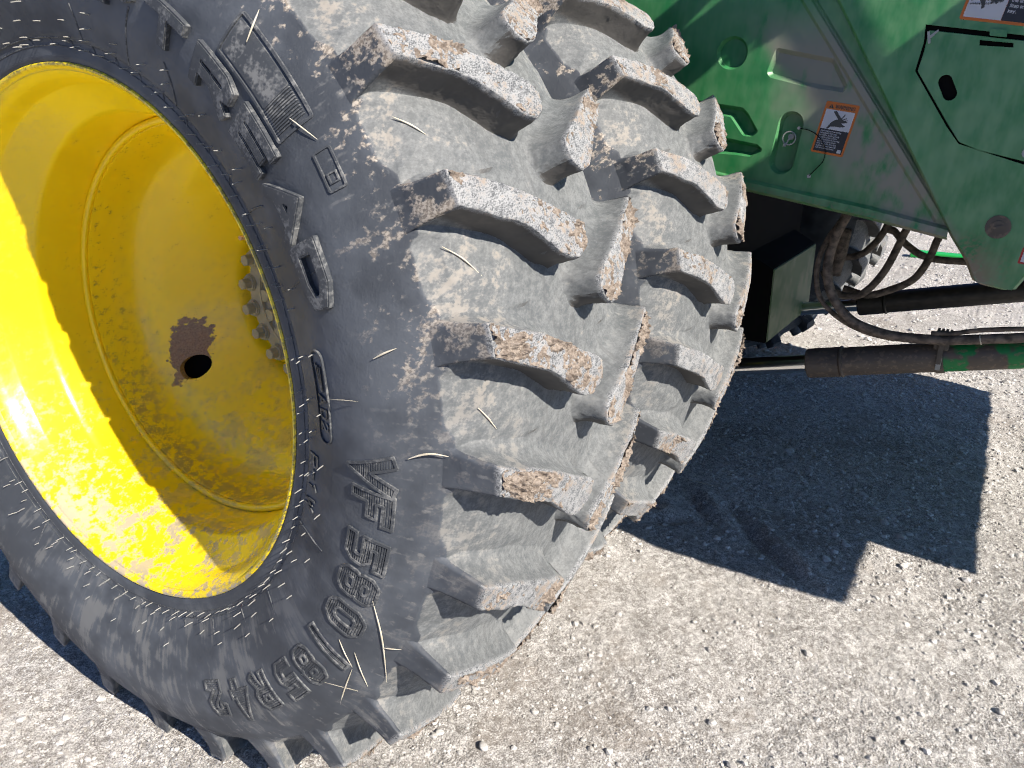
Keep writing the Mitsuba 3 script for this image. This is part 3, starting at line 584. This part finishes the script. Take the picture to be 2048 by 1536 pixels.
# printed decals: flat coloured pieces in thin layers
def decal(name, items, y, label, frame):
    """items: (polygon in decal units, colour, layer); frame maps decal units to (x, z)."""
    ms, cs = [], []
    for poly, col, lay in items:
        if poly.is_empty: continue
        m = plate_y(frame(poly), y - .0007 * (lay + 1), .0006); ms.append(m); cs.append(np.tile(col, (len(m.vertices), 1)))
    put(name, mikit.ply(cat_(ms), 'mat_print', color=np.vstack(cs)), 'mat_print', FH, label=label)
def text_poly(s, x, y, h, maxw=None):
    m = meshkit.text_mesh(s, h, 0.001, bold=True)
    top = m.vertices[:, 2] > .0005; keep = top[m.faces].all(1)
    p = so.unary_union([sg.Polygon(m.vertices[f][:, :2]).buffer(1e-5) for f in m.faces[keep]])
    if maxw and p.bounds[2] > maxw: p = sa.scale(p, maxw / p.bounds[2], 1, origin=(0, 0))
    return sa.translate(p, x, y)
def affine3(tl, tr, bl, w, h):
    tl, tr, bl = map(np.array, (tl, tr, bl)); ex, ez = (tr - tl) / w, (tl - bl) / h
    return lambda p: sa.affine_transform(p, [ex[0], ez[0], ex[1], ez[1], bl[0], bl[1]])
OR, WH, BK, INK = (.50, .135, .025), (.50, .50, .53), (.022, .024, .032), (.05, .05, .05)
fr = affine3((1.058, 1.497), (1.148, 1.484), (1.031, 1.358), 60, 96)
hand = P([(8, 4), (14, 18), (22, 25), (30, 26), (40, 25), (46, 22.5), (41, 20.5), (34, 19), (37, 15.5), (43, 14.5), (40, 11.5), (31, 10), (22, 10), (15, 8), (11, 3)])
blade = P([(12, 41), (17, 43), (33, 27), (31, 23), (27, 24)])
it = [(sg.box(0, 0, 60, 96).buffer(-3).buffer(3), OR, 0), (sg.box(4, 46, 56, 82), WH, 1), (sg.box(4, 4, 56, 46), BK, 1),
      (P([(7, 84.5), (15.5, 84.5), (11.2, 92)]), INK, 1), (P([(10.7, 86), (11.8, 86), (11.8, 89.5), (10.7, 89.5)]), OR, 2), (text_poly('WARNING', 18, 85, 6.4, 36), INK, 1),
      (sa.translate(sa.scale(hand, .92, .85, origin=(0, 0)), 7, 44), INK, 2), (sa.translate(sa.scale(blade, .95, .9, origin=(0, 0)), 7, 42), INK, 3)]
for x0, z0, x1, z1 in [(36, 68, 40, 76), (37, 65.5, 44, 70), (39, 63.5, 47, 66.5)]: it.append((sg.LineString([(x0, z0), (x1, z1)]).buffer(.9), INK, 2))
for i, s in enumerate(['Avoid injury from being', 'entangled with belt', 'or chains. Keep guards', 'in place, never reach', 'when machine is moving', 'and wait until it stops', 'after shut off. Stop the', 'engine. Do not operate', 'with the covers open.']):
    it.append((text_poly(s, 6, 41.2 - i * 4.0, 2.5, 40), WH, 2))
it.append((sg.box(47, 5.5, 54, 12), WH, 2))
decal('warning_decal', it, Y1, 'orange bordered warning decal showing a hand and a blade', fr)
fr = affine3((1.380, 1.825), (1.600, 1.793), (1.354, 1.695), 130, 76)
g = sg.Point(37, 38).buffer(11.5)
for k in range(13): g = g.union(sa.rotate(sg.box(36, 49, 38.2, 52), k * 360 / 13, origin=(37, 38)))
g = g.difference(sg.Point(37, 38).buffer(8.2))
arm = P([(7, 25), (8.5, 36), (24, 42), (31, 42), (28.5, 37), (25, 30), (27, 18), (23.5, 16), (22, 22), (17, 28), (12, 27)])
chain = so.unary_union([sg.Point(8 + 2.8 * i, 21.5 + .25 * i + (0 if i < 8 else .6 * (i - 8))).buffer(1.15).difference(sg.Point(8 + 2.8 * i, 21.5 + .25 * i + (0 if i < 8 else .6 * (i - 8))).buffer(.45)) for i in range(15)])
it = [(sg.box(0, 0, 130, 76).buffer(-3).buffer(3), OR, 0), (sg.box(4, 4, 54, 72), WH, 1), (sg.box(54.5, 4, 126, 72), BK, 1), (arm, INK, 2), (g, INK, 3), (chain, INK, 3)]
for i, s in enumerate(['Avoid injury from', 'chain entanglement.', 'Never raise shields with', 'the engine running.', 'Stop engine and remove', 'key.']): it.append((text_poly(s, 58, 50 - i * 7.0, 4.2, 62), WH, 2))
decal('warning_decal', it, Y2, 'orange bordered decal with a sprocket and arm at the top right corner', fr)
fr = affine3((1.604, 1.142), (1.664, 1.136), (1.599, 1.100), 60, 42)
decal('warning_decal', [(sg.box(0, 0, 60, 42).buffer(-3).buffer(3), (.35, .03, .03), 0), (sg.box(5, 5, 55, 37), WH, 1)], Y2, 'red bordered decal cut by the right edge', fr)

# hidden bulk of the machine: body, cab, plus frame, box and plate added to shade ground and panels
put('housing_body', mikit.ply(cat_([box(.1, 1.95, 1.64, 3.30, 1.38, 2.06)]), GRIME), GRIME, FH)
fb = []
for (x0, z0), (x1, z1) in [((1.75, 1.30), (2.2, .98)), ((2.2, .98), (2.74, .76))]:
    pts = [(x0, y, z) for y in (1.62, 3.50) for z in (z0, z0 + .55)] + [(x1, y, z) for y in (1.62, 3.50) for z in (z1, z1 + .55)]
    fb.append(mesh_of(m3.Manifold.hull_points(np.array(pts, np.float32))))
fb.append(box(2.62, 2.735, 1.62, 3.78, .76, 1.7))  # unseen front edge, made wide to cast the straight ground shadow
put('front_shade_frame', mikit.ply(cat_(fb), GREEN), GREEN, FH)
put('shade_box', mikit.ply(box(2.15, 2.79, 1.10, 1.64, 1.04, 1.30), GREEN), GREEN, FH)  # added unseen box, casts the near step of the ground shadow
put('machine_body', mikit.ply(cat_([box(-6.5, -1.3, .9, 4.1, 1.2, 3.9), box(-1.3, .1, 1.55, 3.4, 1.40, 3.9), box(.1, 1.7, 1.65, 3.3, 2.12, 3.9)]), GREEN), GREEN, CH, label='green machine body')
patch_plate = sg.box(1.32, .98, 3.6, 1.46)  # added unseen plate; its openings shape the sun patches on the side panels
lit = [[(1.769, 1.374), (1.833, 1.364), (2.043, 1.325), (2.177, 1.301), (2.194, 1.288), (2.197, 1.277), (2.224, 1.261), (2.239, 1.253), (2.235, 1.241), (2.235, 1.231), (2.194, 1.214), (1.796, 1.230), (1.700, 1.30), (1.700, 1.345), (1.754, 1.364)],
       [(1.447, 1.377), (1.408, 1.42), (1.40, 1.47), (1.456, 1.47), (1.459, 1.393)], [(1.702, 1.332), (1.674, 1.371), (1.696, 1.368), (1.73, 1.327)], [(1.76, 1.321), (1.709, 1.368), (1.737, 1.364), (1.791, 1.317)],
       [(1.902, 1.386), (1.905, 1.390), (2.152, 1.346), (2.137, 1.341)], [(1.741, 1.398), (1.874, 1.372), (2.155, 1.322), (2.132, 1.365), (2.105, 1.394), (2.05, 1.47), (1.73, 1.47)]]
for l in lit: patch_plate = patch_plate.difference(P(l).buffer(0))
dk_ = cat_([trimesh.creation.extrude_polygon(g_, .008, engine='earcut') for g_ in getattr(patch_plate, 'geoms', [patch_plate])]); dk_.apply_translation([0, 0, 2.296])
put('sun_patch_plate', mikit.ply(dk_, GRIME), GRIME, CH, label='added unseen plate cut out to shape the sun patches on the side panels')

# ------------------------------------------------------------------ axle, tank, cylinders, hoses
put('axle_beam', mikit.ply(cat_([tube([(0, 1.30, H), (0, 3.70, H)], .17, 4, 24), box(-.45, .70, 1.70, 3.25, .78, 1.39), box(-.25, .35, 1.34, 1.75, .62, 1.30)]), BLACK, smooth=30), BLACK, CH)
tank = m3.Manifold.hull_points(np.array([(.8, 2.33, .868), (.8, 3.13, .866), (.8, 3.16, .53), (.8, 2.36, .55), (.55, 2.30, 1.0), (.55, 3.13, 1.0), (-.2, 2.33, 1.0), (-.2, 3.1, 1.0), (-.2, 2.36, .56), (-.2, 3.1, .55)], np.float32))
put('axle_tank', mikit.ply(mesh_of(tank), BLACK), BLACK, CH, label='dark box behind the front tyres')
fp = mesh_of(m3.Manifold.hull_points(np.array([(.803, 2.335, .865), (.803, 3.125, .863), (.803, 3.155, .533), (.803, 2.365, .553), (.808, 2.338, .862), (.808, 3.122, .860), (.808, 3.152, .536), (.808, 2.368, .556)], np.float32)))
put('tank_front', mikit.ply(fp, OLIVE), OLIVE, f'{CH}__axle_tank', label='olive green front face of the dark box')
DARK = bs('mat_shaded_barrel', proc(lambda p, n, uv: mix((.012, .012, .012), (.05, .042, .034), fbm(p.x * 40, p.y * 40, p.z * 40, 3))), rough=.5)  # shaded copy of the cylinder colour, for the far barrel
def cylinder(y, n):
    key = f'{CH}__lift_cylinder' + (f'_{n:03d}' if n else '')
    a, b = np.array([.55, y, .50]), np.array([2.10, y, .868])
    ax = (b - a) / np.linalg.norm(b - a); at = lambda x: a + ax * ((x - a[0]) / ax[0])
    put('rod', mikit.ply(tube([at(.55), at(1.06)], .031, 4, 32), CHROME, smooth=40), CHROME, key, label='bright chromed rod')
    pr = [(1.050, .046), (1.052, .050), (1.058, .0525), (1.155, .0525), (1.156, .049), (1.162, .0555), (1.166, .0555), (1.170, .0495), (1.45, .0492), (1.9, .0485)]
    c = np.array([at(x) for x, _ in pr]); put('barrel', mikit.ply(tube(c, np.array([r for _, r in pr]), 0, 40), DARK if n else CYL, smooth=35), DARK if n else CYL, key, label='barrel coloured black for its shade' if n else 'dark dusty barrel with a green painted end')
    if n == 0:
        c0 = at(1.455); bm = cat_([tube([at(1.443), at(1.467)], .0535, 3, 40), box(c0[0] - .022, c0[0] + .022, y - .050, y - .02, c0[2] + .035, c0[2] + .095, .004), box(c0[0] - .008, c0[0] + .008, y - .060, y - .046, c0[2] - .01, c0[2] + .06, .002), tube([(c0[0], y - .06, c0[2] + .065), (c0[0], y - .05, c0[2] + .065)], .010, 3, 6)] + [box(c0[0] - .02 + .012 * i, c0[0] - .012 + .012 * i, y - .05, y - .02, c0[2] + .093, c0[2] + .101, .001) for i in range(4)])
        put('hose_clamp', mikit.ply(bm, GRIME, smooth=30), GRIME, key, label='clamp holding the hoses on the cylinder')
        put('clamp_strap', mikit.ply(box(c0[0] - .006, c0[0] + .009, y - .0575, y - .050, c0[2] - .03, c0[2] + .012, .001), STEEL), STEEL, key, label='bright metal strap end')
    tag(key, 'lift cylinder nearest the camera' if n == 0 else 'second lift cylinder behind the hoses')
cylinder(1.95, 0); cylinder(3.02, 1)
def hose(pts, r, lab): put('hydraulic_hose', mikit.ply(tube(pts, r, 70, 16), HOSE, smooth=True), HOSE, CH, label=lab)
hy = 1.88
hose([(1.15, hy, 1.30), (1.118, hy, 1.165), (1.092, hy, 1.088), (1.080, hy, 1.003), (1.088, hy, .936), (1.118, hy, .872), (1.178, hy, .813), (1.258, hy, .787), (1.335, hy, .780), (1.43, hy, .787), (1.48, hy, .793), (1.672, hy, .833), (1.80, hy, .86)], .0155, 'thick dusty hose looping down to the cylinder clamp')
hose([(1.14, hy + .03, 1.30), (1.108, hy + .03, 1.16), (1.062, hy + .03, 1.065), (1.042, hy + .03, .977), (1.055, hy + .03, .890), (1.092, hy + .03, .838), (1.155, hy + .03, .797), (1.232, hy + .03, .771), (1.318, hy + .02, .765)], .0085, 'thin hose just left of the thick loop')
hose([(1.42, hy, .806), (1.475, hy, .814), (1.555, hy, .838), (1.667, hy, .860), (1.80, hy, .885)], .0075, 'thin hose running on above the cylinder to the right')
hose([(1.26, 2.4, 1.30), (1.251, 2.4, 1.081), (1.244, 2.4, 1.038), (1.202, 2.4, .898), (1.144, 2.4, .806), (1.09, 2.4, .782), (1.029, 2.4, .797), (.98, 2.4, .87)], .014, 'black hose hanging in the gap left of centre')
hose([(1.36, 2.5, 1.30), (1.355, 2.5, 1.041), (1.351, 2.5, 1.009), (1.335, 2.5, .936), (1.298, 2.5, .859), (1.229, 2.5, .81), (1.144, 2.5, .775), (1.05, 2.5, .79)], .014, 'black hose hanging in the gap right of centre')
hose([(1.10, 2.7, 1.25), (1.151, 2.7, 1.038), (1.183, 2.7, 1.006), (1.24, 2.7, .954), (1.321, 2.7, .915), (1.459, 2.7, .914), (1.75, 2.7, .94)], .014, 'black hose curving right under the panel')
hose([(1.20, 2.7, 1.25), (1.151, 2.7, 1.03), (1.102, 2.7, .933), (1.047, 2.7, .891), (.95, 2.7, .875)], .014, 'black hose curving left under the panel')
put('hose_sleeve', mikit.ply(tube([(1.063, 2.25, 1.06), (1.056, 2.25, .97), (1.053, 2.25, .885)], [.022, .024, .016], 12, 16), HOSE, smooth=True), HOSE, CH, label='brown dusty sleeve behind the thick hose')
put('cable_tie', mikit.ply(tube([(1.556, hy, .808 + .0), (1.559, hy, .809)], .0172, 3, 16), 'mat_straw', smooth=30), 'mat_straw', CH, label='pale band round the hose')

# ------------------------------------------------------------------ ground
def gz(x, y):
    p = np.stack([x, y, 0 * x], -1)
    near = np.clip(1 - (np.hypot(x, y - 2) - 6) / 6, 0.15, 1)
    z = (meshkit.fbm(p * 2.1, 3, 21) - .5) * .022 + (meshkit.fbm(p * 11, 3, 22) - .5) * .011 + (meshkit.fbm(p * 50, 2, 23) - .5) * .0075 * near
    # a few ruts pressed beside the inner wheel
    for x0, y0, a_, ln in ((.74, 1.86, -.9, .13), (.98, 1.76, -.9, .15), (1.13, 1.62, -.8, .10), (.66, 1.68, .5, .08), (.55, 1.8, -.8, .1)):
        u = (x - x0) * math.cos(a_) + (y - y0) * math.sin(a_); v = -(x - x0) * math.sin(a_) + (y - y0) * math.cos(a_)
        z = z - .026 * np.exp(-(v / .030) ** 2 - (u / ln) ** 2) + .018 * np.exp(-((v - .06) / .035) ** 2 - (u / ln) ** 2)
    wheel = np.exp(-(x / .33) ** 4) * (np.exp(-((y - YC) / .36) ** 4) + np.exp(-((y - YC - DUAL) / .36) ** 4))
    return z * (1 - .75 * np.clip(wheel, 0, 1))
def axis(lo, hi, step, far, g=1.09):
    c = list(np.arange(lo, hi, step)); s = step; x = hi
    while x < far: c.append(x); s *= g; x += s
    c.append(far); s = step; x = lo - step; pre = []
    while x > -far: pre.append(x); s *= g; x -= s
    return np.array([-far] + pre[::-1] + c)
gx, gy = axis(-1.25, 2.25, .0078, 600), axis(-.35, 4.3, .0095, 600)
X, Yg = np.meshgrid(gx, gy, indexing='ij'); Z = gz(X, Yg)
gv = np.stack([X, Yg, Z], -1).reshape(-1, 3); gf = grid_faces(len(gx) - 1, len(gy) - 1)[:, ::-1]
put('gravel_ground', mikit.ply(tm(gv, gf), GROUND, smooth=True), GROUND, label='pale compacted gravel yard', kind='structure')
# loose gravel
rg = np.random.default_rng(3)
ico = trimesh.creation.icosahedron(); IV, IF = np.array(ico.vertices), np.array(ico.faces)
IV = IV / np.linalg.norm(IV, axis=1, keepdims=True)
def stones(x, y, s):
    n = len(x); base = [IV * (1 + rg.uniform(-.28, .28, (12, 1))) for _ in range(24)]
    base = np.array([b * [1, rg.uniform(.6, 1), rg.uniform(.4, .75)] for b in base])
    v = base[rg.integers(0, 24, n)] * s[:, None, None]
    a = rg.uniform(0, 2 * np.pi, n); c, d = np.cos(a), np.sin(a)
    v = np.stack([v[..., 0] * c[:, None] - v[..., 1] * d[:, None], v[..., 0] * d[:, None] + v[..., 1] * c[:, None], v[..., 2]], -1)
    v += np.stack([x, y, gz(x, y) + s * .12], -1)[:, None]
    return tm(v.reshape(-1, 3), (IF[None] + 12 * np.arange(n)[:, None, None]).reshape(-1, 3))
n1 = 72000
x, y = rg.uniform(-1.3, 2.6, n1), -.5 + 4.9 * rg.uniform(0, 1, n1) ** 1.25
den = meshkit.fbm(np.stack([x, y, 0 * x], -1) * 3.5, 3, 41); keep = den > rg.uniform(.30, .62, n1); x, y = x[keep], y[keep]
s = np.clip(rg.lognormal(math.log(.0030), .50, len(x)), .0016, .014)
n3 = 5000; x3, y3 = rg.uniform(.2, 2.3, n3), rg.uniform(1.45, 4.4, n3); s3 = np.clip(rg.lognormal(math.log(.0058), .4, n3), .003, .018)
n2 = 8000
x2, y2 = rg.uniform(-.2, 3.2, n2), rg.uniform(3.6, 10.5, n2); s2 = np.clip(rg.lognormal(math.log(.0085), .45, n2), .004, .03)
put('gravel', mikit.ply(stones(np.r_[x, x2, x3], np.r_[y, y2, y3], np.r_[s, s2, s3]), STONE), STONE, label='loose pale pebbles scattered over the yard', cat='gravel', kind='stuff')
# larger stones one can point at
def stone(x, y, s, lab):
    b = trimesh.creation.icosphere(2); v = b.vertices; v = v * (1 + .55 * (meshkit.noise(v * 1.3 + s * 900, 3)[:, None] - .5) + .25 * (meshkit.noise(v * 3.1 + x * 9, 5)[:, None] - .5)) * [1, .75, .55] * s
    a = x * 17; v = np.c_[v[:, 0] * math.cos(a) - v[:, 1] * math.sin(a), v[:, 0] * math.sin(a) + v[:, 1] * math.cos(a), v[:, 2]]
    put('stone', mikit.ply(tm(v + [x, y, float(gz(np.array([x]), np.array([y]))[0]) + s * .22], b.faces), STONE, smooth=28), STONE, label=lab, cat='stone')
stone(.593, .351, .012, 'pale stone close to the lowest corner of the near tyre')
stone(.708, .373, .015, 'larger pale stone at the bottom edge right of the near tyre')
stone(.754, .543, .011, 'small pale stone on sunny gravel in front of the near tyre')
stone(1.157, .743, .012, 'whitish stone on sunny gravel low in the middle')
stone(1.78, 1.187, .013, 'pale stone in the sunny bottom right corner')
stone(.925, 2.576, .020, 'grey stone in the shadow just right of the inner tyre')
stone(1.447, 3.434, .020, 'bluish stone in the shadow below the cylinder')
stone(1.45, 2.02, .018, 'flat stone in the shadow near its lower right corner')
# straw
def straw(pts, r, lab, group=None):
    r = r * .60
    put('straw_stalk', mikit.ply(tube(pts, [r * .4, r, r * 1.2, r * .9, r * .3], 18, 6), STRAW, smooth=True), STRAW, label=lab, cat='straw', group=group)
def sp(r, ph, lift=.004):
    q = polar(np.array([r]), ph, (np.interp(r, PROF[:23, 0], PROF[:23, 1]) if r < .9 else -.026 + (r - .9) * .3) - lift)[0]; return q + [0, 0, H]
def sw(l, r, lab):
    p = [sp(*q) for q in l]
    if len(p) == 2: p = [p[0], (p[0] + p[1]) / 2 + [0, -.002, .001], p[1]]
    straw(p, r, lab)
sw([(.812, 45.3), (.835, 46.0), (.854, 46.6)], .0022, 'short straw beside the ribbed plaque, pointing up')
sw([(.804, 36.3), (.826, 32.9)], .0018, 'short slanted straw between the plaques')
sw([(.798, 10.2), (.837, 11.1)], .0022, 'stubby straw lying alone on the dark sidewall above the size lettering')
sw([(.838, -.8, .006), (.856, -.2, .008), (.875, .1, .009), (.897, -.1, .009)], .0026, 'long pale straw sticking out above the letters VF')
sw([(.812, -21.1), (.85, -26.2), (.895, -33.0)], .0023, 'longest straw on the sidewall beside the figures 580')
sw([(.858, -27.4, .006), (.886, -26.4, .006)], .0015, 'tiny straw crossing the longest one')
sw([(.787, -30.5), (.833, -33.5)], .0016, 'thin straw beside the slash, upper one')
sw([(.835, -33.9), (.866, -42.1)], .0022, 'straw below the slash reaching down to the tyre shoulder')
sw([(.822, -30.8), (.875, -35.4)], .0017, 'thin straw right of the slash')
sw([(.787, -41.4), (.875, -43.3)], .0018, 'straw crossing the second figure 8')
sw([(.776, -41.9, .006), (.868, -37.0, .006)], .0018, 'straw lying across others near the second figure 8')
sw([(.691, -63.5), (.713, -60.7)], .0020, 'short straw on the lower sidewall near the rim')
sw([(.80, -48.2), (.849, -54.1)], .0022, 'straw under the lower size figures')
sw([(.812, -45.7), (.839, -49.2)], .0013, 'thin short straw just right of the lower figures')
sw([(.69, 4.6), (.758, 5.2)], .0011, 'thin pale fibre right of the oval emblem')
def va_(y, ph, lift=.003):
    return polar(np.array([float(r_c(np.array(y))) + lift]), ph, y)[0] + [0, 0, H]
straw([va_(.02, 19.5), va_(.045, 18.0), va_(.07, 16.0)], .0020, 'straw in the tread groove above the third bar')
straw([va_(.03, 4.2), va_(.045, 3.0), va_(.06, 1.6)], .0020, 'straw in the tread groove below the third bar')
straw([va_(.02, 31.6), va_(.04, 30.4), va_(.055, 29.3)], .0022, 'straw in the tread groove near the top')
gs = lambda x, y: np.array([x, y, float(gz(np.array([x]), np.array([y]))[0]) + .006])
straw([gs(.605, 2.045), gs(.68, 2.04), gs(.753, 2.038)], .0028, 'long straw on shaded ground beside the inner tyre')
straw([gs(.946, 1.966), gs(.975, 1.962), gs(1.005, 1.967)], .0050, 'short broad straw on shaded ground')
# green bar lying far behind
put('green_bar', mikit.ply(box(.80, 1.9, 8.45, 8.62, .0, .065, .01), FARGREEN), FARGREEN, label='bright green steel bar lying on the gravel far behind the machine', cat='steel bar')
